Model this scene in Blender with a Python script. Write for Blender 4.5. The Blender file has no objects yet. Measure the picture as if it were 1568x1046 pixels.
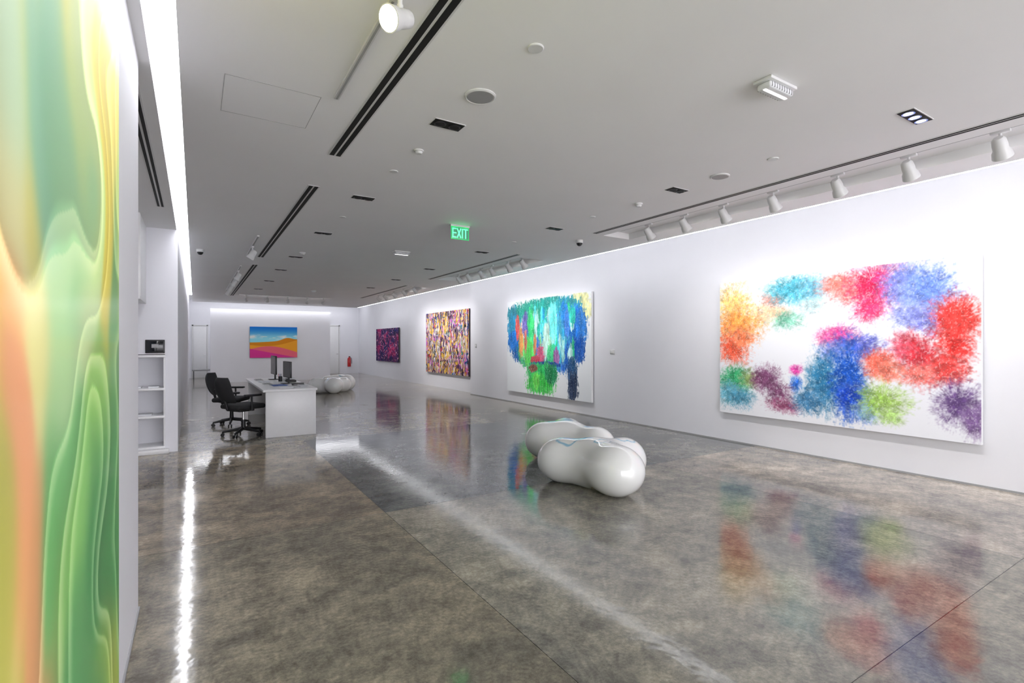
import bpy, bmesh, math, random
import numpy as np
from mathutils import Vector, Matrix
random.seed(4)
K=.88
H=3.097
TOP=3.5
sc=bpy.context.scene
sc.view_settings.view_transform='Standard'
sc.view_settings.look='None'
sc.view_settings.exposure=0.68

def lin(c):
    if isinstance(c,np.ndarray):
        c=np.clip(c,0,1); return np.where(c<=.04045,c/12.92,((c+.055)/1.055)**2.4)
    return tuple((x/12.92 if x<=.04045 else ((x+.055)/1.055)**2.4) for x in c)
def rgb(r,g,b): return lin((r/255,g/255,b/255))
MATS={}
def mat(name,col,rough=.5,metal=0,emit=None,es=0,coat=0,noise=0.0,nscale=20,bump=0,spec=None):
    if name in MATS: return MATS[name]
    m=bpy.data.materials.new(name); m.use_nodes=True
    nt=m.node_tree; b=nt.nodes['Principled BSDF']
    b.inputs['Base Color'].default_value=(*col,1)
    b.inputs['Roughness'].default_value=rough; b.inputs['Metallic'].default_value=metal
    b.inputs['Coat Weight'].default_value=coat
    b.inputs['Coat Roughness'].default_value=.03
    if spec is not None: b.inputs['Specular IOR Level'].default_value=spec
    if emit: 
        b.inputs['Emission Color'].default_value=(*emit,1); b.inputs['Emission Strength'].default_value=es
    if noise or bump:
        tc=nt.nodes.new('ShaderNodeTexCoord'); n=nt.nodes.new('ShaderNodeTexNoise')
        n.inputs['Scale'].default_value=nscale; n.inputs['Detail'].default_value=2
        nt.links.new(tc.outputs['Object'],n.inputs['Vector'])
        if noise:
            r=nt.nodes.new('ShaderNodeValToRGB')
            r.color_ramp.elements[0].position=.3;r.color_ramp.elements[1].position=.7
            r.color_ramp.elements[0].color=(*[max(0,c*(1-noise)) for c in col],1)
            r.color_ramp.elements[1].color=(*[min(1,c*(1+noise)) for c in col],1)
            nt.links.new(n.outputs['Fac'],r.inputs['Fac']); nt.links.new(r.outputs['Color'],b.inputs['Base Color'])
    MATS[name]=m; return m

WALL=mat('wall_paint',(.80,.80,.845),.6,noise=.012,nscale=1.5)
CEIL=mat('ceiling_paint',(.89,.885,.89),.75,noise=.012,nscale=1.2)
WHITE=mat('white_lacquer',(.82,.82,.83),.3,noise=.01)
PLAST=mat('white_plastic',(.72,.72,.72),.4,noise=.01)
BLACK=mat('black_plastic',(.012,.012,.014),.4,noise=.1)
FABR=mat('black_fabric',(.018,.018,.02),.8,noise=.25,nscale=200)
DARK=mat('dark_slot',(.006,.006,.006),.7,noise=.1)
CHROME=mat('chrome',(.7,.7,.7),.15,1,noise=.02)
GREY=mat('grey_plastic',(.35,.35,.36),.5,noise=.02)
LIT=mat('led_strip_light',(1,1,1),.5,emit=(.95,.96,1.0),es=7.6,noise=.001)
LENS=mat('lamp_lens_lit',(1,1,1),.3,emit=(1,.97,.93),es=22,noise=.001)
LENSW=mat('lamp_lens_soft',(1,1,1),.3,emit=(1,.97,.95),es=2.2,noise=.001)
RED=mat('red_enamel',(.55,.01,.015),.3,coat=.5,noise=.05)
SCREEN=mat('screen_glass',(.01,.012,.016),.1,noise=.1)
PAPER=mat('paper',(.75,.76,.78),.7,noise=.02)
BLUEP=mat('blue_folder',(.05,.12,.4),.5,noise=.05)
ROOMG=mat('canvas_edge',(.68,.68,.68),.7,noise=.02)

class B:
    """mesh builder: many shaped parts joined to one object"""
    def __init__(s,name): s.n=name; s.bm=bmesh.new(); s.m=[]
    def mi(s,m):
        if m not in s.m: s.m.append(m)
        return s.m.index(m)
    def _fin(s,geom_faces,m,smooth=False):
        i=s.mi(m)
        for f in geom_faces: f.material_index=i; f.smooth=smooth
    def box(s,x0,x1,y0,y1,z0,z1,m,bev=0,M=None,seg=2):
        t=bmesh.new(); bmesh.ops.create_cube(t,size=1)
        for v in t.verts:
            v.co=Vector(((x0+x1)/2+v.co.x*(x1-x0),(y0+y1)/2+v.co.y*(y1-y0),(z0+z1)/2+v.co.z*(z1-z0)))
        if bev: bmesh.ops.bevel(t,geom=t.edges[:]+t.verts[:],offset=bev,segments=seg,profile=.5,affect='EDGES')
        s.merge(t,m,M,smooth=bool(bev) and seg>2)
    def merge(s,t,m,M=None,smooth=False):
        if M is not None: t.transform(M)
        me=bpy.data.meshes.new('t'); t.to_mesh(me); t.free()
        n0=len(s.bm.faces); s.bm.from_mesh(me); bpy.data.meshes.remove(me)
        s.bm.faces.ensure_lookup_table(); s._fin(s.bm.faces[n0:],m,smooth)
    def cyl(s,p0,p1,r0,r1,m,seg=24,smooth=True):
        p0=Vector(p0);p1=Vector(p1);d=p1-p0
        t=bmesh.new(); bmesh.ops.create_cone(t,cap_ends=True,segments=seg,radius1=r0,radius2=r1,depth=d.length)
        q=Vector((0,0,1)).rotation_difference(d.normalized()).to_matrix().to_4x4()
        s.merge(t,m,Matrix.Translation((p0+p1)/2)@q,smooth=smooth)
    def lathe(s,prof,m,M=None,seg=32):
        t=bmesh.new(); rings=[]
        for r,z in prof:
            rings.append([t.verts.new((r*math.cos(a),r*math.sin(a),z)) for a in [2*math.pi*i/seg for i in range(seg)]])
        for a,b in zip(rings[:-1],rings[1:]):
            for i in range(seg): t.faces.new((a[i],a[(i+1)%seg],b[(i+1)%seg],b[i]))
        t.faces.new(rings[0][::-1]); t.faces.new(rings[-1])
        bmesh.ops.recalc_face_normals(t,faces=t.faces)
        s.merge(t,m,M,smooth=True)
    def tube(s,pts,r,m,seg=10):
        for a,b in zip(pts[:-1],pts[1:]): s.cyl(a,b,r,r,m,seg)
    def done(s,loc=None,parent=None):
        me=bpy.data.meshes.new(s.n); s.bm.to_mesh(me); s.bm.free()
        for m in s.m: me.materials.append(m)
        try: me.set_sharp_from_angle(angle=math.radians(38))
        except Exception: pass
        o=bpy.data.objects.new(s.n,me); sc.collection.objects.link(o)
        if loc: o.location=loc
        if parent: o.parent=parent
        return o
def slab(name,x0,x1,y0,y1,z0,z1,m):
    b=B(name); b.box(x0,x1,y0,y1,z0,z1,m); return b.done()

# ------------------------------------------------ noise in numpy
rng=np.random.RandomState(7)
LAT=rng.rand(8,256,256)
def vn(x,y,k=0):
    xi=np.floor(x).astype(int); yi=np.floor(y).astype(int); fx=x-xi; fy=y-yi
    fx=fx*fx*(3-2*fx); fy=fy*fy*(3-2*fy); L=LAT[k%8]
    g=lambda a,b:L[a%256,b%256]
    return (g(xi,yi)*(1-fx)+g(xi+1,yi)*fx)*(1-fy)+(g(xi,yi+1)*(1-fx)+g(xi+1,yi+1)*fx)*fy
def fbm(x,y,k=0,o=4):
    s=0;a=.5
    for i in range(o): s=s+a*vn(x*2**i+13*i,y*2**i+7*i,k+i); a*=.5
    return s/(1-.5**o)
def sm(a,b,x):
    t=np.clip((x-a)/(b-a),0,1); return t*t*(3-2*t)

# ------------------------------------------------ floor
def floor():
    m=bpy.data.materials.new('polished_concrete'); m.use_nodes=True; nt=m.node_tree; L=nt.links
    N=nt.nodes.new; b=nt.nodes['Principled BSDF']
    tc=N('ShaderNodeTexCoord')
    at=N('ShaderNodeAttribute'); at.attribute_name='Col'
    def noise(sc_,det,dist=0,rough=.6):
        n=N('ShaderNodeTexNoise'); n.inputs['Scale'].default_value=sc_; n.inputs['Detail'].default_value=det
        n.inputs['Distortion'].default_value=dist; n.inputs['Roughness'].default_value=rough
        L.new(tc.outputs['Object'],n.inputs['Vector']); return n
    def ramp(src,stops):
        r=N('ShaderNodeValToRGB'); e=r.color_ramp.elements
        while len(e)<len(stops): e.new(.5)
        for i,(p,c) in enumerate(stops): e[i].position=p; e[i].color=(*c,1)
        L.new(src,r.inputs['Fac']); return r
    def mix(t,f,a,c):
        x=N('ShaderNodeMix'); x.data_type='RGBA'; x.blend_type=t
        x.inputs[0].default_value=f
        L.new(a,x.inputs[6]); L.new(c,x.inputs[7]); return x.outputs[2]
    n1=noise(.8,5,.4,.6); r1=ramp(n1.outputs['Fac'],[(.32,(.62,.63,.65)),(.5,(.96,.94,.91)),(.68,(1.4,1.35,1.27))])
    n2=noise(4.2,6,.1,.82); r2=ramp(n2.outputs['Fac'],[(.38,(.64,.64,.65)),(.5,(1,1,1)),(.62,(1.42,1.40,1.35))])
    n3=noise(34,3,0,.75); r3=ramp(n3.outputs['Fac'],[(.3,(.72,.72,.72)),(.7,(1.30,1.30,1.30))])
    c=mix('MULTIPLY',1.0,at.outputs['Color'],r1.outputs['Color'])
    c=mix('MULTIPLY',1.0,c,r2.outputs['Color']); c=mix('MULTIPLY',1.0,c,r3.outputs['Color'])
    L.new(c,b.inputs['Base Color'])
    rr=ramp(n1.outputs['Fac'],[(.3,(.06,)*3),(.7,(.14,)*3)])
    L.new(rr.outputs['Color'],b.inputs['Roughness'])
    bp=N('ShaderNodeBump'); bp.inputs['Strength'].default_value=.035; bp.inputs['Distance'].default_value=.02
    n5=noise(12,2,0,.5); L.new(n5.outputs['Fac'],bp.inputs['Height']); L.new(bp.outputs['Normal'],b.inputs['Normal'])
    XS=[-3.0,1.44,4.9,7.6]; YS=[-5.4,1.1,4.42,8.4,12.6,17,22,27.2]
    tint={(1,2):rgb(102,108,110),(2,2):rgb(118,119,117),(1,1):rgb(139,136,127),(0,1):rgb(134,128,115),(0,2):rgb(146,136,121),
          (2,1):rgb(157,150,141),(0,0):rgb(124,122,111),(1,0):rgb(130,127,117),(2,0):rgb(144,141,136)}
    bm=bmesh.new(); cl=bm.loops.layers.float_color.new('Col')
    g=.004
    def quad(x0,x1,y0,y1,z,c):
        vs=[bm.verts.new(p) for p in ((x0,y0,z),(x1,y0,z),(x1,y1,z),(x0,y1,z))]
        f=bm.faces.new(vs)
        for l in f.loops: l[cl]=(*c,1)
    for i in range(len(XS)-1):
        for j in range(len(YS)-1):
            c=tint.get((i,j)) or rgb(*(np.array([140,136,128])+random.randint(-10,10)))
            quad(XS[i]+g/2,XS[i+1]-g/2,YS[j]+g/2,YS[j+1]-g/2,0,c)
    for x in XS[1:-1]: quad(x-g/2,x+g/2,YS[0],YS[-1],-.0004,rgb(60,56,50))
    for y in YS[1:-1]: quad(XS[0],XS[-1],y-g/2,y+g/2,-.0006,rgb(60,56,50))
    t=bmesh.ops.create_cube(bm,size=1)
    for v in t['verts']: v.co=Vector((2.3+v.co.x*10.6,11+v.co.y*32.4,-.06+v.co.z*.1))
    me=bpy.data.meshes.new('floor'); bm.to_mesh(me); bm.free(); me.materials.append(m)
    o=bpy.data.objects.new('floor',me); sc.collection.objects.link(o)
floor()

# ------------------------------------------------ shell
YB=26.5; YN=-4.5; YC=22.45; T=TOP+.15
slab('wall_right',7.0,7.4,YN,13.5,0,T,WALL)
slab('wall_right_far',7.22,7.4,13.5,YB,0,T,WALL)
slab('wall_back',-1.6,7.4,YB,YB+.2,0,T,WALL)
slab('wall_left',-.47,-.27,YN,3.54,0,T,WALL)
slab('wall_recess',-1.6,-1.4,YN,8.5,0,T,WALL)
slab('wall_left_far',-.6,-.2,8.86,YB,0,T,WALL)
slab('wall_partition',.51,4.96,22.7,22.9,0,2.88,WALL)
b=B('added_fill_opening')  # unseen open front added behind the camera to let world light fill the room
b.box(-.27,7.0,YN-.1,YN,2.9,T,WALL)
for i in range(5):
    x=-.27+i*(7.27-.06)/4; b.box(x,x+.06,YN-.08,YN-.02,0,2.9,GREY,.004)
b.box(-.27,7.0,YN-.08,YN-.02,0,.06,GREY,.004); b.box(-.27,7.0,YN-.08,YN-.02,2.84,2.9,GREY,.004)
b.done()
b=B('wall_niche')
b.box(-1.4,-.2,8.5,8.86,1.36,T,WALL)
b.box(-.35,-.2,8.5,8.86,0,1.36,WALL)
b.box(-1.4,-1.0,8.5,8.86,0,1.36,WALL)
b.box(-1.0,-.35,8.84,8.86,0,1.36,WALL)
b.done()
b=B('shelf_unit')
for z in (1.34,.886,.506,.085):
    b.box(-1.0,-.35,8.46,8.84,z-.022,z+.01,WHITE,.003)
b.box(-1.02,-.3,8.40,8.84,0,.06,WHITE,.004)
b.box(-.365,-.345,8.47,8.84,.06,1.34,WHITE,.002)
b.box(-1.0,-.98,8.47,8.84,.06,1.34,WHITE,.002)
for z,ys in ((.886,[(-.72,.20),(-.48,.12)]),(.506,[(-.6,.2)])):
    for x,w in ys: b.box(x-w/2,x+w/2,8.52,8.74,z+.01,z+.03,PAPER,.002)
b.done()
b=B('wall_cabinet')
b.box(-1.4,-.56,7.6,8.5,2.05,H,WHITE,.004)
b.box(-1.4,-.555,7.59,7.61,2.08,H-.02,WHITE,.004)
b.done()
b=B('touch_control_panel')
b.box(-.57,-.35,8.475,8.5,1.375,1.56,BLACK,.006)
b.box(-.55,-.37,8.472,8.478,1.395,1.54,SCREEN,.001)
b.box(-.50,-.42,8.470,8.473,1.45,1.50,GREY)
b.done()

b=B('ceiling')
xl0,xl1=-.215,-.075
xr=6.05
T2=H+.12
b.box(-1.6,xl0,YN,8.5,H,T2,CEIL)
b.box(xl0-.03,xl0,YN,8.5,T2,TOP,CEIL)
b.box(xl1,xl1+.03,YN,YC,T2,TOP,CEIL)
b.box(xl1,5.1,YN,YC,H,T2,CEIL)
PK=[(-1.5,5.6),(7.85,11.6),(13.4,17.4)]
ys=[YN]+[v for p in PK for v in p]+[YC]
for i in range(0,len(ys),2): b.box(5.1,5.62,ys[i],ys[i+1],H,T2,CEIL)
for p in PK: b.box(5.1,5.62,p[0],p[1],H+.09,T2,CEIL)
b.box(5.62,xr,YN,YC,H,T2,CEIL)
b.box(-1.6,7.4,YN,YB,TOP,T,CEIL)
b.done()
slab('led_strip_right',xr+.002,xr+.075,YN+.1,YC+.1,H+.01,H+.035,LIT)
slab('led_strip_left',xl0+.003,xl1-.003,YN+.1,YC+.1,H+.26,H+.28,LIT)
slab('led_strip_back',xl1,xr,YC+.002,YC+.1,H+.01,H+.05,LIT)
slab('led_strip_rear_passage',.0,6.9,25.4,25.5,TOP-.05,TOP-.005,LIT)

def slot(x,y0,y1,w=.10):
    b=B('linear_air_diffuser'); x*=K;y0*=K;y1*=K;w*=K
    b.box(x-w/2-.012,x+w/2+.012,y0-.012,y1+.012,H-.004,H+.0,PLAST)
    b.box(x-w/2,x-.008,y0,y1,H-.006,H-.0035,DARK); b.box(x+.008,x+w/2,y0,y1,H-.006,H-.0035,DARK)
    b.done()
slot(1.14,-3,5.02); slot(1.16,6.13,11.7); slot(1.17,12.9,21.5)
slot(5.55,-2,6.3,.07); slot(5.55,8.6,13.2,.07); slot(5.55,15,20,.07)
slot(-.38,4.2,8.1,.07)
def rail(x,y0,y1,z=H):
    b=B('lighting_track'); x*=K;y0*=K;y1*=K
    b.box(x-.016,x+.016,y0,y1,z-.02,z,PLAST,.002)
    b.box(x-.006,x+.006,y0+.01,y1-.01,z-.0215,z-.0195,GREY); b.done()
rail(.88,-1,3.83); rail(.9,9.4,11.6); rail(.9,13.2,19.5)
for p in PK: rail(6.05,(max(p[0],-1)+.12)/K,(p[1]-.12)/K,H+.09)
rb=B('lighting_track'); rb.box(1.2,4.1,18.28,18.32,H-.02,H,PLAST,.002); rb.done()
b=B('ceiling_access_panel')
x0,x1,y0,y1=[v*K for v in (.17,.79,3.9,4.53)]
for a in ((x0,x1,y0,y0+.003),(x0,x1,y1-.003,y1),(x0,x0+.003,y0,y1),(x1-.003,x1,y0,y1)): b.box(*a,H-.0012,H,GREY)
b.done()
# ------------------------------------------------ fixtures
def frame_dir(d):
    return Vector((0,0,1)).rotation_difference(Vector(d).normalized()).to_matrix().to_4x4()
def track_spot(x,y,z,d,power=60,lit=True,scale=1.0,cone=60,lens=None):
    x*=K;y*=K
    b=B('track_spotlight'); s=scale*K
    b.box(x-.018,x+.018,y-.06,y+.06,z-.045,z-.022,PLAST,.004)
    b.cyl((x,y,z-.045),(x,y,z-.09),.011,.011,PLAST,12)
    p=Vector((x,y,z-.15)); M=Matrix.Translation(p)@frame_dir(d)
    b.lathe([(.001,-.085*s),(.03*s,-.083*s),(.045*s,-.065*s),(.05*s,-.02*s),(.05*s,.02*s),(.062*s,.045*s),(.068*s,.09*s),(.062*s,.092*s),(.056*s,.075*s),(.001,.075*s)],PLAST,M)
    b.lathe([(.054*s,.0755*s),(.05*s,.079*s),(.001,.08*s)],lens or (LENS if lit else GREY),M)
    b.tube([(x-.0,y,z-.09),tuple(p+Vector((0,0,.025)))],.015,PLAST)
    o=b.done()
    if lit and power:
        l=bpy.data.lights.new('lamp','SPOT'); l.energy=power; l.spot_size=math.radians(cone); l.spot_blend=1.0; l.shadow_soft_size=.05
        l.color=(1,.98,.96)
        lo=bpy.data.objects.new('lamp',l); sc.collection.objects.link(lo)
        lo.matrix_world=Matrix.Translation(p+Vector(d).normalized()*.12*s)@Vector((0,0,-1)).rotation_difference(Vector(d).normalized()).to_matrix().to_4x4()
        lo.parent=o
    return o
for y in (1.5,2.18,2.84,3.58,4.27,4.92,5.6):
    track_spot(6.05,y,H+.09,(1.7,0,-1.9),20,cone=100,scale=1.1)
for y in (9.2,9.8,10.57,11.1,11.8,12.35):
    track_spot(6.05,y,H+.09,(1.7,.3,-1.7),24,cone=90,scale=1.1)
for y in (15.6,16.6,17.6,18.6,19.4):
    track_spot(6.05,y,H+.09,(1.9,.3,-1.5),48,cone=90,scale=1.1)
for x in (1.6,2.3,3.0,3.7,4.3):
    track_spot(x,20.8,H,((2.75-x)*.2,4,-1.9),(22 if x in(1.6,3.0,4.3) else 0),cone=75)
track_spot(.88,2.47,H,(-1.0,-.45,-.55),24,scale=.95,cone=110)
track_spot(.9,10.4,H,(-.6,.2,-1),0,lit=True,lens=LENSW)
for y in (14,15.5,17,18.5): track_spot(.9,y,H,(-.6,.2,-1),0,lit=False)

def speaker(x,y,r=.115):
    x*=K;y*=K;r*=K
    b=B('ceiling_speaker')
    b.lathe([(.001,-.010),(r*.84,-.010),(r*.86,-.007),(r*.9,-.012),(r,-.006),(r,0),(.001,0)],PLAST,Matrix.Translation((x,y,H)))
    b.lathe([(.001,-.012),(r*.82,-.0115),(r*.82,-.0105),(.001,-.0104)],GREY,Matrix.Translation((x,y,H)))
    b.done()
speaker(1.77,3.26); speaker(4.81,3.44,.1)
def detector(x,y,r=.05,h=.035,n='smoke_detector'):
    x*=K;y*=K
    b=B(n); b.lathe([(.001,-h),(r*.55,-h),(r*.7,-h*.75),(r*.75,-h*.45),(r,-h*.35),(r,0),(.001,0)],PLAST,Matrix.Translation((x,y,H)),24)
    b.done()
def coverplate(x,y,r=.045):
    x*=K;y*=K
    b=B('sprinkler_cover'); b.lathe([(.001,-.008),(r*.9,-.008),(r,-.004),(r,0),(.001,0)],PLAST,Matrix.Translation((x,y,H)),24); b.done()
coverplate(1.77,2.55); detector(1.78,4.48,.04,.03); coverplate(1.77,5.16,.04); coverplate(1.79,7.4,.04)
detector(4.86,4.67,.045,.04); coverplate(4.8,2.84,.045); coverplate(4.8,5.5,.04); detector(1.81,10.7,.05,.04)
coverplate(4.8,7.6,.04); detector(3.41,18.11,.08,.05)
def downlight(x,y,n=2,wx=.26,wy=.13,lit=False):
    x*=K;y*=K;wx*=K;wy*=K
    b=B('recessed_downlight')
    b.box(x-wx/2-.006,x+wx/2+.006,y-wy/2-.006,y+wy/2+.006,H-.004,H,PLAST)
    b.box(x-wx/2,x+wx/2,y-wy/2,y+wy/2,H-.006,H-.003,DARK)
    for i in range(n):
        cx=x-wx/2+wx*(i+.5)/n; r=min(wx/n,wy)*.4
        b.lathe([(.001,-.007),(r*.75,-.007),(r*.8,-.012),(r,-.012),(r,0),(.001,0)],CHROME if lit else BLACK,Matrix.Translation((cx,y,H)),20)
        b.lathe([(.001,-.0105),(r*.7,-.0105),(r*.7,-.006),(.001,-.006)],LENSW if lit else DARK,Matrix.Translation((cx,y,H)),20)
    b.done()
for x,y in [(1.77,3.83),(1.77,6.3),(1.78,8.65),(1.78,11.3),(1.78,13.45),(1.81,15.98),(4.81,4.02),(4.79,6.38),(4.8,8.77),(4.81,11.42),(4.8,13.8),(4.8,16.2),(1.77,18.5)]:
    downlight(x,y)
downlight(4.86,1.71,3,.36,.11,True); downlight(1.78,1.0,3,.3,.11,True)
def emergency(x,y):
    x*=K;y*=K
    b=B('emergency_light')
    b.box(x-.14,x+.14,y-.06,y+.06,H-.02,H,PLAST,.006)
    b.box(x-.125,x+.125,y-.045,y+.045,H-.06,H-.02,PAPER,.014,seg=3)
    for i in range(9): b.box(x-.11+i*.026,x-.102+i*.026,y-.047,y+.047,H-.055,H-.025,GREY,.001)
    b.box(x-.115,x+.115,y-.010,y+.010,H-.063,H-.057,LENSW,.003)
    b.done()
emergency(3.44,2.02); emergency(3.43,9.54)
for x,y in ((5.7,6.87),(.09,11.4)):
    x*=K;y*=K
    b=B('security_camera'); M=Matrix.Translation((x,y,H))
    b.lathe([(.001,-.045),(.052,-.045),(.056,-.03),(.056,0),(.001,0)],PLAST,M)
    b.lathe([(.001,-.09),(.02,-.088),(.035,-.075),(.044,-.06),(.046,-.045),(.001,-.045)],BLACK,M); b.done()
# exit sign
GREEN=mat('exit_green',(.02,.5,.12),.4,emit=(.0,.5,.12),es=.8,noise=.01)
GPAN=mat('exit_panel',(.12,.34,.24),.3,emit=(.1,.35,.22),es=.10,noise=.01)
ex=bpy.data.objects.new('exit_sign',None); ex.location=(3.43*K,6.97*K,H-.115*K); ex.scale=(K,K,K); sc.collection.objects.link(ex)
b=B('sign_panel'); b.box(-.15,.15,-.006,.006,-.105,.085,GPAN,.003); b.box(-.16,.16,-.02,.02,.085,.115,PLAST,.003)
for a in ((-.15,.15,-.105,-.097),(-.15,.15,.077,.085),(-.15,-.144,-.105,.085),(.144,.15,-.105,.085)): b.box(a[0],a[1],-.009,-.006,a[2],a[3],GREEN)
b.done(parent=ex)
b=B('sign_letters'); LG=mat('exit_letters',(.1,.9,.3),.4,emit=(.10,1.0,.33),es=1.3,noise=.01)
def stroke(x0,z0,x1,z1,w=.015):
    p=Vector((x0,0,z0));q=Vector((x1,0,z1));d=(q-p); L_=d.length
    a=math.atan2(d.z,d.x); M=Matrix.Translation((p+q)/2+Vector((0,-.009,0)))@Matrix.Rotation(-a,4,'Y')
    b.box(-L_/2-w/2,L_/2+w/2,-.003,.003,-w/2,w/2,LG,0,M)
zt,zb,zm=.055,-.075,-.01
stroke(-.12,zb,-.12,zt); 
for z in (zb,zm,zt): stroke(-.12,z,-.07,z)
stroke(-.045,zb,.01,zt); stroke(-.045,zt,.01,zb)
stroke(.04,zb,.04,zt)
stroke(.065,zt,.125,zt); stroke(.095,zb,.095,zt)
b.done(parent=ex)

# ------------------------------------------------ artworks
def vcmat(name,rough=.6,coat=0,glow=0,spec=.5):
    m=bpy.data.materials.new(name); m.use_nodes=True; nt=m.node_tree; b=nt.nodes['Principled BSDF']
    a=nt.nodes.new('ShaderNodeAttribute'); a.attribute_name='Col'; nt.links.new(a.outputs['Color'],b.inputs['Base Color'])
    b.inputs['Roughness'].default_value=rough; b.inputs['Coat Weight'].default_value=coat; b.inputs['Coat Roughness'].default_value=.02
    b.inputs['Specular IOR Level'].default_value=spec
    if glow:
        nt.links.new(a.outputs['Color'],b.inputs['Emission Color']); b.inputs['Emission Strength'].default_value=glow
    return m
def artwork(name,O,U,W,Hh,th,nu,nv,fn,m,edge):
    O=Vector(O);U=Vector(U);Z=Vector((0,0,1)); Nn=U.cross(Z)
    s=np.linspace(0,1,nu); t=np.linspace(0,1,nv); S,Tt=np.meshgrid(s,t)
    col=fn(S,Tt,W,Hh); col=lin(np.clip(col,0,1))
    co=np.empty((nv*nu,3)); sf=S.ravel()*W; tf=Tt.ravel()*Hh
    for k in range(3): co[:,k]=O[k]+U[k]*sf+(tf if k==2 else 0)
    idx=np.arange(nu*nv).reshape(nv,nu)
    F=np.stack([idx[:-1,:-1],idx[:-1,1:],idx[1:,1:],idx[1:,:-1]],-1).reshape(-1,4)
    bk=[]
    for dn in (-.0005,-th):
        for (a,c) in ((0,0),(W,0),(W,Hh),(0,Hh)): bk.append(tuple(O+U*a+Z*c+Nn*dn))
    n0=nu*nv; allv=np.vstack([co,np.array(bk)])
    bf=[(n0+0,n0+1,n0+2,n0+3),(n0+5,n0+4,n0+7,n0+6),(n0,n0+4,n0+5,n0+1),(n0+1,n0+5,n0+6,n0+2),(n0+2,n0+6,n0+7,n0+3),(n0+3,n0+7,n0+4,n0)]
    me=bpy.data.meshes.new(name); me.from_pydata(allv.tolist(),[],F.tolist()+bf)
    me.materials.append(m); me.materials.append(edge)
    mi=np.zeros(len(F)+6,dtype=np.int32); mi[len(F):]=1; me.polygons.foreach_set('material_index',mi)
    ca=me.color_attributes.new('Col','FLOAT_COLOR','POINT')
    c4=np.ones((len(allv),4),dtype=np.float32); c4[:n0,:3]=col.reshape(-1,3)
    ca.data.foreach_set('color',c4.ravel())
    me.update(); o=bpy.data.objects.new(name,me); sc.collection.objects.link(o); return o
CANV=vcmat('painted_canvas',.7,0,spec=.2)

def hairy(S,T,W,Hh,blobs,base,soft=.55,k=0,vert=False,pale=.35,lumpa=.9,grow=1.0):
    out=np.ones(S.shape+(3,))*np.array(base)/255
    nv,nu=S.shape
    for i,(s,t,rs,rt,c) in enumerate(blobs):
        rs*=grow;rt*=grow
        i0,i1=max(0,int((s-rs*2.6)*nu)),min(nu,int((s+rs*2.6)*nu)+1); j0,j1=max(0,int((t-rt*2.6)*nv)),min(nv,int((t+rt*2.6)*nv)+1)
        sl=(slice(j0,j1),slice(i0,i1))
        X=S[sl]*W; Y=T[sl]*Hh
        dx=(X-s*W); dy=(Y-t*Hh)
        ang=np.arctan2(dy/(rt*Hh),dx/(rs*W)); rad=np.sqrt((dx/(rs*W))**2+(dy/(rt*Hh))**2)
        lump=(fbm(X*2.2+i*5,Y*2.2+i*3,k+i)-.5)*lumpa
        if vert: hair=(vn(X*60+i*9,Y*8,k+i)-.5)*.45+(vn(X*30,Y*30,k)-.5)*.3
        else: hair=(vn(ang*22+i*11,rad*4+i,k+i)-.5)*.4+(vn(X*60,Y*60,k+1)-.5)*.40+(vn(X*24,Y*24,k+3)-.5)*.4
        f=rad+lump+hair
        a=1-sm(1-soft*.9,1+soft,f)
        tex=.88+.26*(vn(X*75+i,Y*(20 if vert else 75),k+4))+(vn(X*22,Y*(6 if vert else 22),k+5)-.5)*.35
        cc=np.array(c)/255
        col=cc[None,None,:]*tex[...,None]
        fl=(sm(.66,.9,vn(X*85+7*i,Y*65,k+6))*.35+pale*sm(.2,1.2,f)*vn(X*40,Y*40,k+2))[...,None]
        col=col*(1-fl)+fl*.96
        a=a[...,None]*.93
        out[sl]=out[sl]*(1-a)+col*a
    return out
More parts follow.
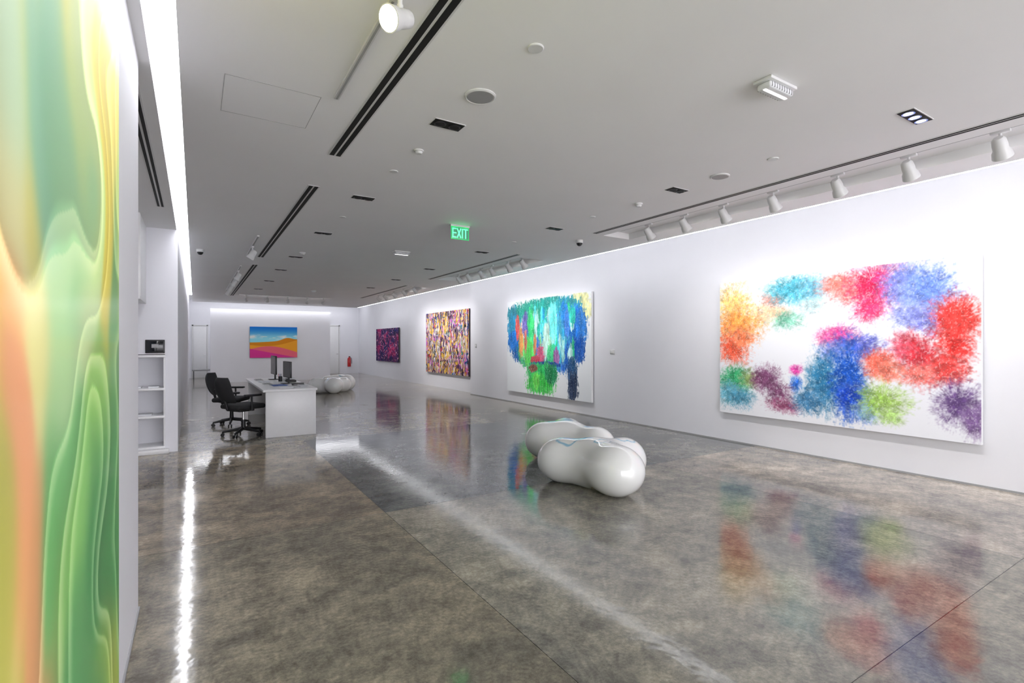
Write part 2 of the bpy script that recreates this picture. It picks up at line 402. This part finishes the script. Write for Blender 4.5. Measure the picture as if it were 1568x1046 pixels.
def p1(S,T,W,Hh):
    b=[(.07,.83,.10,.15,(250,200,110)),(.21,.72,.06,.07,(250,215,170)),(.09,.66,.095,.13,(250,150,70)),(.07,.49,.085,.11,(238,85,55)),(.13,.57,.05,.06,(245,125,80)),
    (.28,.75,.06,.05,(245,190,150)),(.277,.85,.05,.045,(200,110,90)),(.33,.69,.065,.06,(110,190,160)),(.29,.92,.08,.04,(190,225,225)),(.38,.89,.09,.08,(70,170,195)),(.45,.90,.06,.07,(110,185,215)),(.44,.78,.05,.05,(190,220,225)),
    (.56,.90,.08,.06,(240,120,105)),(.61,.84,.07,.06,(245,130,125)),(.69,.88,.09,.12,(222,20,75)),(.67,.74,.05,.07,(228,50,100)),
    (.79,.87,.07,.11,(115,135,218)),(.86,.80,.07,.13,(100,130,214)),(.81,.69,.06,.07,(130,140,218)),(.87,.66,.05,.07,(115,120,205)),
    (.93,.64,.055,.12,(228,50,42)),(.79,.5,.04,.07,(215,85,110)),(.845,.44,.08,.11,(200,38,50)),(.93,.50,.045,.12,(224,48,45)),(.90,.38,.06,.07,(215,65,62)),(.82,.35,.05,.05,(235,115,105)),
    (.52,.57,.045,.05,(235,110,165)),(.56,.57,.055,.055,(228,60,140)),(.61,.50,.08,.07,(80,88,188)),(.53,.46,.05,.06,(105,125,205)),
    (.50,.28,.06,.15,(35,110,155)),(.59,.30,.06,.19,(18,75,180)),(.62,.17,.055,.09,(26,66,186)),(.69,.40,.055,.08,(236,95,75)),(.735,.36,.04,.06,(235,120,100)),
    (.38,.25,.022,.05,(25,95,210)),(.38,.35,.022,.03,(215,60,155)),(.09,.26,.07,.08,(45,160,98)),(.05,.15,.05,.08,(90,170,190)),(.11,.13,.06,.06,(75,145,175)),
    (.17,.27,.05,.05,(140,160,95)),(.24,.28,.055,.07,(115,62,100)),(.30,.19,.055,.075,(106,54,90)),(.33,.10,.07,.045,(145,70,106)),(.43,.15,.055,.07,(60,120,165)),
    (.66,.12,.05,.06,(120,160,190)),(.71,.19,.065,.09,(150,190,82)),(.74,.10,.04,.05,(170,205,120)),(.94,.2,.06,.10,(92,62,118)),(.985,.12,.03,.08,(120,90,140))]
    return hairy(S,T,W,Hh,b,(236,237,243),soft=.62,grow=1.06,pale=.35)
artwork('abstract_blossom_painting',(6.93,4.955,.45),(0,-1,0),3.09,1.995,.05,700,450,p1,CANV,ROOMG)
def p2(S,T,W,Hh):
    b=[(.90,.86,.10,.14,(228,228,160)),(.12,.84,.11,.11,(30,120,140)),(.10,.70,.09,.14,(30,130,175)),(.13,.54,.11,.14,(20,100,190)),(.20,.42,.12,.09,(15,80,160)),
    (.34,.87,.20,.11,(25,140,120)),(.56,.9,.18,.09,(30,150,140)),(.74,.87,.16,.11,(40,150,160)),
    (.74,.62,.11,.30,(25,120,205)),(.70,.40,.11,.14,(30,95,195)),(.86,.70,.085,.17,(25,105,195)),(.87,.48,.07,.12,(15,75,170)),
    (.30,.44,.14,.16,(70,190,110)),(.40,.62,.16,.26,(40,170,130)),(.60,.55,.14,.28,(60,170,200)),(.45,.32,.2,.08,(40,120,160))]
    rs=random.Random(11)
    pal=[(80,220,225),(40,190,130),(130,230,140),(30,150,200),(150,215,210),(60,120,210),(190,235,235),(30,170,150)]
    for i in range(46):
        s=rs.uniform(.18,.82); t=rs.uniform(.42,.84)
        b.append((s,t,rs.uniform(.012,.032),rs.uniform(.05,.16),rs.choice(pal)))
    b+=[(.15,.70,.03,.14,(220,85,80)),(.20,.56,.032,.15,(230,150,80)),(.26,.74,.045,.12,(100,90,170)),(.33,.72,.04,.18,(50,200,110)),(.30,.44,.07,.14,(90,215,90)),(.26,.56,.02,.12,(215,110,100)),(.38,.52,.018,.10,(210,130,90)),
    (.60,.76,.045,.18,(110,235,230)),(.52,.55,.04,.18,(190,230,215)),
    (.45,.40,.05,.11,(205,80,120)),(.38,.36,.06,.04,(190,60,80)),(.57,.41,.05,.10,(60,190,120)),(.64,.40,.03,.08,(150,90,150)),(.52,.32,.17,.028,(25,60,140)),
    (.46,.22,.17,.11,(40,180,85)),(.45,.11,.16,.10,(60,200,75)),(.58,.22,.07,.10,(30,130,80)),(.36,.27,.05,.04,(120,70,60)),(.40,.14,.04,.09,(110,225,90)),(.81,.26,.05,.13,(30,70,120)),(.82,.12,.052,.13,(35,50,80))]
    return hairy(S,T,W,Hh,b,(236,239,243),soft=.12,k=2,vert=True,pale=.15,lumpa=.45,grow=1.06)
artwork('abstract_tree_painting',(6.93,11.28,.29),(0,-1,0),3.31,2.3,.05,420,420,p2,CANV,ROOMG)
def p4(S,T,W,Hh):
    X=S*W;Y=T*Hh
    pal=np.array([(205,195,195),(40,30,40),(215,60,60),(235,185,70),(60,100,180),(165,90,160),(235,230,228),(30,60,120),(220,105,80),(95,165,125),(90,50,90),(235,140,150)])/255
    wx=X+(fbm(X*5,Y*5,1)-.5)*.5; wy=Y+(fbm(X*5,Y*5,3)-.5)*.8
    out=np.zeros(S.shape+(3,))
    out[:]=pal[0]*.9
    for i in range(40):
        c=pal[(i*5)%12]*(0.85+.3*random.random())
        sx,sy=(random.uniform(6,20),random.uniform(2.5,9))
        a=sm(.60,.65,vn(wx*sx+i*17,wy*sy+i*5,i))[...,None]
        out=out*(1-a)+c*a
    a=(sm(.70,.74,vn(X*50,Y*6+4,2))*.85)[...,None]; out=out*(1-a)+np.array((.93,.91,.88))*a
    a=(sm(.70,.74,vn(X*44+50,Y*7,5))*.85)[...,None]; out=out*(1-a)+np.array((.08,.06,.10))*a
    return out
artwork('splatter_painting',(7.15,17.3,.5),(0,-1,0),3.4,2.1,.05,330,260,p4,CANV,mat('dark_edge',(.05,.04,.05),.6,noise=.05))
def p3(S,T,W,Hh):
    X=S*W;Y=T*Hh
    n=fbm(X*2,Y*2,1); n2=fbm(X*5+3,Y*5,4)
    a=sm(.35,.65,n)[...,None]; out=np.array((.13,.07,.28))*(1-a)+np.array((.62,.08,.36))*a
    g=(sm(.45,.8,n2)*sm(.6,.1,np.hypot(S-.55,T-.5)))[...,None]; out=out*(1-g)+np.array((.9,.30,.50))*g
    e=(sm(.62,.72,vn(X*14,Y*9,2)))[...,None]*.8; out=out*(1-e)+np.array((.10,.12,.42))*e
    e=(sm(.78,.84,vn(X*24,Y*20,6)))[...,None]; out=out*(1-e)+np.array((.9,.6,.75))*e
    return out
artwork('purple_abstract_painting',(7.15,23.3,.74),(0,-1,0),3.05,1.45,.05,200,120,p3,CANV,MATS['dark_edge'])
def p5(S,T,W,Hh):
    c=lambda *a:np.array(a)/255
    q=sm(.60,1.0,T)[...,None]
    out=c(20,120,215)*q+c(150,228,245)*(1-q)
    cl=(sm(.10,.0,np.abs(T-.66-.03*np.sin(S*9)))*sm(.35,.6,fbm(S*6,T*14,1)))[...,None]; out=out*(1-cl)+c(250,250,250)*cl
    r1=.50+.10*S**1.5+.08*np.exp(-((S-.78)/.14)**2)
    a=sm(0,.015,r1-T)[...,None]; out=out*(1-a)+c(225,140,30)*a
    r2=.42-.10*np.sin(S*3.2)+.16*S
    a=sm(0,.015,r2-T)[...,None]; out=out*(1-a)+(c(250,170,50))*a
    r3=.22+.16*np.sin(S*3.0+.4)
    a=sm(0,.02,r3-T)[...,None]; out=out*(1-a)+(c(245,110,130))*a
    r4=.30-.30*S
    a=sm(0,.02,r4-T)[...,None]; out=out*(1-a)+(c(225,60,150))*a
    return out
artwork('desert_landscape_print',(1.86,22.63,.95),(1,0,0),1.76,1.25,.05,160,120,p5,CANV,MATS['dark_edge'])
def pL(S,T,W,Hh):
    Y0=.2; Y=(Y0+S*W)*(2.68/2.335); Z=.03+T*Hh
    LY=np.log(Y)
    a1=fbm(LY*2.6,Z*1.3,1,2); a2=fbm(LY*2.8+5,Z*1.1+3,3,2)
    wy=Y*np.exp((a1-.5)*.48); wz=Z+(a2-.5)*1.0
    B_=[(.7,2.2,.3,.5,(170,220,180)),(.7,1.4,.3,.4,(245,190,90)),(.7,.8,.3,.4,(140,180,70)),
    (1.18,2.05,.12,.22,(200,232,190)),(1.30,2.25,.10,.2,(225,228,120)),(1.5,2.42,.12,.18,(242,214,60)),(1.85,2.62,.16,.3,(240,214,50)),(1.45,2.02,.13,.25,(150,208,165)),(1.68,2.15,.16,.3,(128,196,150)),(1.75,1.85,.14,.25,(165,212,145)),
    (2.22,2.1,.10,.5,(228,205,55)),(2.25,1.65,.10,.3,(222,208,80)),(2.45,2.6,.14,.4,(232,205,60)),(1.98,2.2,.09,.4,(190,218,130)),(1.2,1.76,.10,.15,(250,240,170)),(1.34,1.8,.08,.12,(242,226,120)),
    (1.2,1.52,.07,.10,(248,186,118)),(1.38,1.5,.09,.12,(228,220,140)),(1.58,1.52,.12,.16,(180,220,150)),(1.9,1.62,.14,.2,(206,232,160)),
    (1.24,1.27,.08,.12,(236,160,110)),(1.42,1.12,.07,.12,(226,158,104)),(1.22,1.03,.1,.1,(185,180,80)),(1.62,1.22,.12,.16,(105,182,100)),(1.72,.95,.12,.2,(125,188,95)),
    (2.14,.7,.2,.3,(60,132,72)),(1.52,.84,.07,.14,(210,155,98)),(2.45,1.3,.12,.3,(115,170,95)),(2.1,1.2,.16,.2,(140,195,88)),(2.4,.85,.16,.25,(60,140,72)),(2.3,.3,.3,.2,(165,178,60)),(1.8,.4,.3,.3,(80,150,85)),(2.66,2.2,.08,.8,(190,215,110)),(2.62,.6,.1,.6,(85,150,85))]
    num=0;den=0
    for i,(a,c,ra,rc,col) in enumerate(B_):
        w=np.exp(-1.2*(((wy-a)/ra)**2+((wz-c)/rc)**2))+1e-9
        num=num+w[...,None]*np.array(col)/255; den=den+w
    out=num/(den[...,None])
    v=fbm(LY*2.2+a1*1.2,Z*.7+a2*.8,2,1)
    for k,(fr,ph,dk,li) in enumerate(((2.8,.15,.18,.32),(4.6,.55,.12,.24))):
        q=(v*fr+ph+a2*.9)%1
        d=((1-q)*dk*sm(0,.04,q))[...,None]; out=out*(1-d)
        l=(sm(.82,.995,q)*li*(1-sm(.994,1.0,q)))[...,None]; out=out*(1-l)+l*np.array((1,.98,.80))
    return out*.93+.04
GLOSS=vcmat('self_glow_acrylic_print',.35,.12,glow=.36,spec=.15)  # glow adds emission in the print's own colours to make it look luminous
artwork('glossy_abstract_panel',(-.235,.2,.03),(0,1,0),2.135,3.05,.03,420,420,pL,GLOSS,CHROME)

# ------------------------------------------------ sculptural bench
def bench_piece(name,nodes,center,links,h=.48,marks=(),parent=None,k=.07):
    t=bmesh.new(); bmesh.ops.create_icosphere(t,subdivisions=6,radius=1)
    D=np.array([v.co[:] for v in t.verts]); c=np.array([center[0],center[1],h*.5])
    def sdf(P):
        vals=[]
        for (x,y,r,hh) in nodes:
            q=(P-np.array([x,y,hh*.5]))/np.array([r,r,hh*.5]); n=np.linalg.norm(q,axis=1); vals.append((n-1)*min(r,hh*.5))
        for (x0,y0,x1,y1,r,hh) in links:
            a=np.array([x0,y0]);d=np.array([x1-x0,y1-y0]); tt=np.clip(((P[:,:2]-a)@d)/(d@d),0,1)
            q=np.column_stack([(P[:,:2]-(a+tt[:,None]*d))/r,(P[:,2]-(hh*.5+.012))/(hh*.5)]); vals.append((np.linalg.norm(q,axis=1)-1)*min(r,hh*.5))
        V=np.array(vals)
        mn=V.min(0); return mn-k*np.log(np.exp(-(V-mn)/k).sum(0))+k*.55
    lo=np.zeros(len(D)); hi=np.zeros(len(D)); found=np.zeros(len(D),bool)
    for st in np.arange(.02,1.6,.02):
        s=sdf(c+D*st); out=(s>0)
        new=out&~found; hi[new]=st; lo[new]=st-.02; found|=out
    for _ in range(12):
        m=(lo+hi)/2; s=sdf(c+D*m[:,None])>0; hi=np.where(s,m,hi); lo=np.where(s,lo,m)
    P=c+D*hi[:,None]
    P[:,2]=np.maximum(P[:,2],0.0)
    for v,p in zip(t.verts,P): v.co=Vector(p)
    for _ in range(3): bmesh.ops.smooth_vert(t,verts=t.verts,factor=.5,use_axis_x=True,use_axis_y=True,use_axis_z=True)
    zmin=min(v.co.z for v in t.verts)
    for v in t.verts: v.co.z-=zmin
    t.normal_update()
    me=bpy.data.meshes.new(name); nz=np.array([v.normal.z for v in t.verts]); PP=np.array([v.co[:] for v in t.verts])
    for f in t.faces: f.smooth=True
    t.to_mesh(me); t.free()
    col=np.ones((len(PP),4)); col[:,:3]=np.array((.82,.83,.82))
    for (mx,my,mr,mw) in marks:
        dx=PP[:,0]-mx;dy=PP[:,1]-my; r=np.hypot(dx,dy); a=np.arctan2(dy,dx)
        rr=mr*(1+.25*np.cos(2*a+.6)+.12*np.cos(5*a))
        w=np.clip(1-np.abs(r-rr)/mw,0,1)*(nz>.5); w=np.clip(w*2.2,0,1)[:,None]
        col[:,:3]=col[:,:3]*(1-w)+np.array((.28,.52,.68))*w
    ca=me.color_attributes.new('Col','FLOAT_COLOR','POINT'); ca.data.foreach_set('color',col.astype(np.float32).ravel())
    me.materials.append(BENCH); o=bpy.data.objects.new(name,me); sc.collection.objects.link(o)
    if parent: o.parent=parent
    return o
BENCH=vcmat('glossy_fibreglass',.10,1.0)
def empty(n):
    e=bpy.data.objects.new(n,None); sc.collection.objects.link(e); return e
e=empty('sculptural_bench')
bench_piece('bench_front',[(3.40,4.42,.25,.46),(3.54,3.70,.29,.50),(4.00,4.05,.235,.46)],(3.60,4.08),
   [(3.60,4.08,3.40,4.42,.24,.45),(3.60,4.08,3.54,3.70,.25,.46),(3.60,4.08,4.00,4.05,.21,.45)],.46,
   marks=[(3.47,4.28,.13,.018),(3.98,4.03,.10,.016),(3.58,3.93,.07,.014)],parent=e)
bench_piece('bench_back',[(3.92,5.44,.27,.46),(4.42,5.62,.27,.46),(4.27,4.80,.23,.45)],(4.18,5.25),
   [(4.18,5.25,3.92,5.44,.23,.44),(4.18,5.25,4.42,5.62,.23,.44),(4.18,5.25,4.27,4.80,.21,.44)],.45,
   marks=[(4.12,5.45,.16,.02)],parent=e)
e=empty('sculptural_bench')
bench_piece('bench_front',[(3.15,16.4,.25,.46),(3.6,15.95,.28,.48),(4.0,16.4,.26,.46)],(3.6,16.25),
   [(3.6,16.25,3.15,16.4,.2,.42),(3.6,16.25,3.6,15.95,.2,.42),(3.6,16.25,4.0,16.4,.2,.42)],.45,marks=[(3.6,16.1,.12,.02)],parent=e)
bench_piece('bench_back',[(3.7,17.3,.27,.46),(4.3,17.55,.27,.46),(4.3,17.0,.23,.5)],(4.1,17.3),
   [(4.1,17.3,3.7,17.3,.2,.42),(4.1,17.3,4.3,17.55,.2,.42),(4.1,17.3,4.3,17.0,.18,.42)],.45,marks=[(4.2,17.2,.13,.02)],parent=e)

# ------------------------------------------------ desk
b=B('reception_desk')
b.box(.96,1.72,8.92,8.98,0,.74,WHITE,.004)
b.box(.92,1.74,8.90,12.1,.73,.77,WHITE,.004)
b.box(.96,1.72,12.02,12.08,0,.73,WHITE,.004)
b.box(1.66,1.70,8.98,12.02,.10,.73,WHITE,.003)
b.box(1.15,1.66,10.46,10.52,0,.73,WHITE,.003)
b.box(1.2,1.62,9.2,9.62,.06,.62,WHITE,.004)
for z in (.22,.41): b.box(1.185,1.2,9.215,9.605,z-.003,z+.003,GREY)
b.box(1.22,1.6,9.22,9.6,0,.06,BLACK,.003)
b.done()
def monitor(x,y,rot,w=.5,h=.31):
    b=B('computer_monitor'); 
    M=Matrix.Translation((x,y,.77))@Matrix.Rotation(rot,4,'Z')
    b.box(-.11,.11,-.09,.09,0,.012,BLACK,.004,M)
    b.box(-.025,.025,.015,.04,.01,.2,BLACK,.004,M)
    b.box(-w/2,w/2,-.012,.02,.11,.11+h,BLACK,.006,M)
    b.box(-w/2+.012,w/2-.012,-.0135,-.0115,.125,.11+h-.014,SCREEN,0,M)
    b.box(-w/4,w/4,.02,.035,.16,.11+h-.06,BLACK,.006,M)
    b.done()
monitor(1.45,10.15,math.radians(-84),.5,.30); monitor(1.38,11.45,math.radians(-88),.56,.38)
def keyboard(x,y):
    b=B('keyboard'); b.box(x-.07,x+.07,y-.22,y+.22,.77,.783,PLAST,.003)
    for i in range(4): b.box(x-.058+i*.03,x-.034+i*.03,y-.21,y+.21,.783,.787,GREY,.001)
    b.done()
keyboard(1.12,10.1); keyboard(1.1,11.4)
def stack(n,x,y,w,d,k,m):
    b=B(n)
    for i in range(k):
        M=Matrix.Translation((x,y,.77+i*.006))@Matrix.Rotation(random.uniform(-.2,.2),4,'Z')
        b.box(-w/2,w/2,-d/2,d/2,0,.006,m if i%3 else PAPER,.0008,M)
    b.done()
stack('paper_stack',1.3,9.25,.22,.3,3,PAPER); stack('paper_stack',1.56,9.68,.2,.28,6,BLACK); stack('document_folder',1.25,9.68,.22,.3,3,BLUEP)
stack('paper_stack',1.6,10.95,.2,.3,9,PAPER); stack('magazine_stack',1.58,9.3,.15,.2,4,GREY); stack('paper_stack',1.15,10.7,.2,.28,2,PAPER)
b=B('desk_telephone'); M=Matrix.Translation((1.58,10.62,.77))
b.box(-.09,.09,-.1,.1,0,.035,BLACK,.01,M); b.box(-.085,-.03,-.1,.1,.04,.065,BLACK,.01,M); b.box(-.01,.07,.0,.08,.035,.04,SCREEN,.001,M); b.done()
b=B('pen_cup'); b.lathe([(.03,0),(.035,.005),(.037,.1),(.033,.1),(.03,.01),(.001,.01)],BLACK,Matrix.Translation((1.42,10.8,.77)),20)
for i in range(4): b.cyl((1.42+.01*i-.015,10.8,.785),(1.42+.02*i-.03,10.81,.92),.004,.004,[RED,BLUEP,BLACK,GREY][i],8)
b.done()

def chair(x,y,rot):
    b=B('office_chair'); M=Matrix.Translation((x,y,0))@Matrix.Rotation(rot,4,'Z')
    P=lambda *p: tuple(M@Vector(p))
    for i in range(5):
        a=2*math.pi*i/5+.3; c,s=math.cos(a),math.sin(a)
        b.cyl(P(0.03*c,.03*s,.115),P(.30*c,.30*s,.075),.028,.018,BLACK,12)
        b.cyl(P(.30*c,.30*s,.08),P(.30*c,.30*s,.05),.01,.01,BLACK,8)
        for k in (-.022,.022):
            q=Vector((.30*c-k*s,.30*s+k*c,.028)); d=Vector((-s,c,0))*.009
            b.cyl(P(*(q-d)),P(*(q+d)),.028,.028,BLACK,16)
    b.cyl(P(0,0,.09),P(0,0,.26),.035,.03,BLACK); b.cyl(P(0,0,.26),P(0,0,.42),.018,.018,CHROME)
    b.box(-.12,.12,-.14,.12,.40,.445,BLACK,.012,M)
    b.box(-.25,.25,-.25,.24,.445,.525,FABR,.035,M,seg=4)
    b.tube([P(0,-.12,.42),P(0,-.27,.45),P(0,-.31,.62)],.022,BLACK)
    t=bmesh.new(); nu,nv=14,16; g=[]
    for side in (0,1):
        gg=[]
        for j in range(nv+1):
            v=j/nv; row=[]
            half=.235*(1-.30*abs(2*v-1)**3)*(1-.10*v)
            for i in range(nu+1):
                u=2*i/nu-1; th_=.03*(1-abs(u)**4*.7)*(1-abs(2*v-1)**6*.7)
                yy=-.29-.12*(v-.15)+.045*u*u-.03*math.sin(v*math.pi)+(.0 if side==0 else -th_*1.3)
                row.append(t.verts.new((u*half,yy,.56+v*.41)))
            gg.append(row)
        g.append(gg)
    for side in (0,1):
        for j in range(nv):
            for i in range(nu): t.faces.new((g[side][j][i],g[side][j][i+1],g[side][j+1][i+1],g[side][j+1][i]))
    for i in range(nu):
        for j in (0,nv): t.faces.new((g[0][j][i],g[0][j][i+1],g[1][j][i+1],g[1][j][i]))
    for j in range(nv):
        for i in (0,nu): t.faces.new((g[0][j][i],g[0][j+1][i],g[1][j+1][i],g[1][j][i]))
    bmesh.ops.recalc_face_normals(t,faces=t.faces)
    b.merge(t,FABR,M,smooth=True)
    for s in (-1,1):
        b.tube([P(s*.2,-.02,.43),P(s*.29,-.04,.45),P(s*.30,-.05,.66)],.016,BLACK)
        b.box(s*.30-.04,s*.30+.04,-.17,.11,.66,.695,BLACK,.014,M,seg=3)
    return b.done()
chair(.68,9.40,math.radians(-62)); chair(.58,10.7,math.radians(-115))

# ------------------------------------------------ far things
b=B('fire_extinguisher'); M=Matrix.Translation((6.70,26.36,.35))
b.lathe([(.001,0),(.075,0),(.085,.02),(.085,.38),(.07,.44),(.03,.47),(.03,.5),(.001,.5)],RED,M)
b.box(-.03,.03,-.1,.03,.5,.53,BLACK,.004,M); b.tube([tuple(M@Vector(p)) for p in ((.03,0,.5),(.11,-.02,.42),(.12,-.03,.15))],.012,BLACK)
b.box(-.05,.05,.085,.12,.2,.4,BLACK,.004,M); b.done()
def door(name,x0,x1,zt,handle=True):
    b=B(name); y=YB
    b.box(x0-.06,x0,y-.03,y,0,zt+.06,ROOMG,.003); b.box(x1,x1+.06,y-.03,y,0,zt+.06,ROOMG,.003); b.box(x0-.06,x1+.06,y-.03,y,zt,zt+.06,ROOMG,.003)
    b.box(x0+.005,x1-.005,y-.02,y-.001,.005,zt-.005,WHITE,.002)
    if handle: b.cyl((x1-.12,y-.06,1.0),(x1-.03,y-.06,1.0),.01,.01,CHROME); b.cyl((x1-.05,y-.06,1.0),(x1-.05,y-.02,1.0),.01,.01,CHROME)
    b.done()
door('door_1',-.05,.45,2.3); door('door_2',5.5,6.2,2.4)
b=B('low_bench'); b.box(-.1,.75,25.2,25.6,.36,.42,GREY,.01)
for x in (-.05,.68):
    for y in (25.25,25.52): b.box(x,x+.03,y,y+.03,0,.36,BLACK)
b.done()
b=B('wall_switch'); b.box(6.985,7.0,7.36,7.48,1.31,1.39,PLAST,.003); b.box(6.98,6.986,7.38,7.46,1.32,1.38,PLAST,.002); b.done()
b=B('wall_switch'); b.box(6.99,7.0,13.1,13.2,1.40,1.5,GREY,.003); b.box(6.985,6.99,13.12,13.18,1.42,1.48,PLAST,.002); b.done()
b=B('door_lock_plate'); b.box(-.45,-.29,3.54,3.546,1.24,1.34,GREY,.002); b.done()
for n,a in (('baseboard_right',(6.992,7.0,YN,13.5)),('baseboard_left',(-.27,-.262,YN,3.54))):
    b=B(n); b.box(a[0],a[1],a[2],a[3],0,.02,GREY); b.done()

# ------------------------------------------------ world & camera
w=bpy.data.worlds.new('World'); sc.world=w; w.use_nodes=True
w.node_tree.nodes['Background'].inputs[0].default_value=(.96,.95,1,1); w.node_tree.nodes['Background'].inputs[1].default_value=4.2
cd=bpy.data.cameras.new('camera'); cam=bpy.data.objects.new('camera',cd); sc.collection.objects.link(cam)
cd.lens=17.79; cd.sensor_width=36; cd.clip_start=.02; cd.shift_y=4/1568
cam.location=(0,0,1.5); cam.rotation_euler=(math.pi/2,0,-math.atan(486/775)); sc.camera=cam
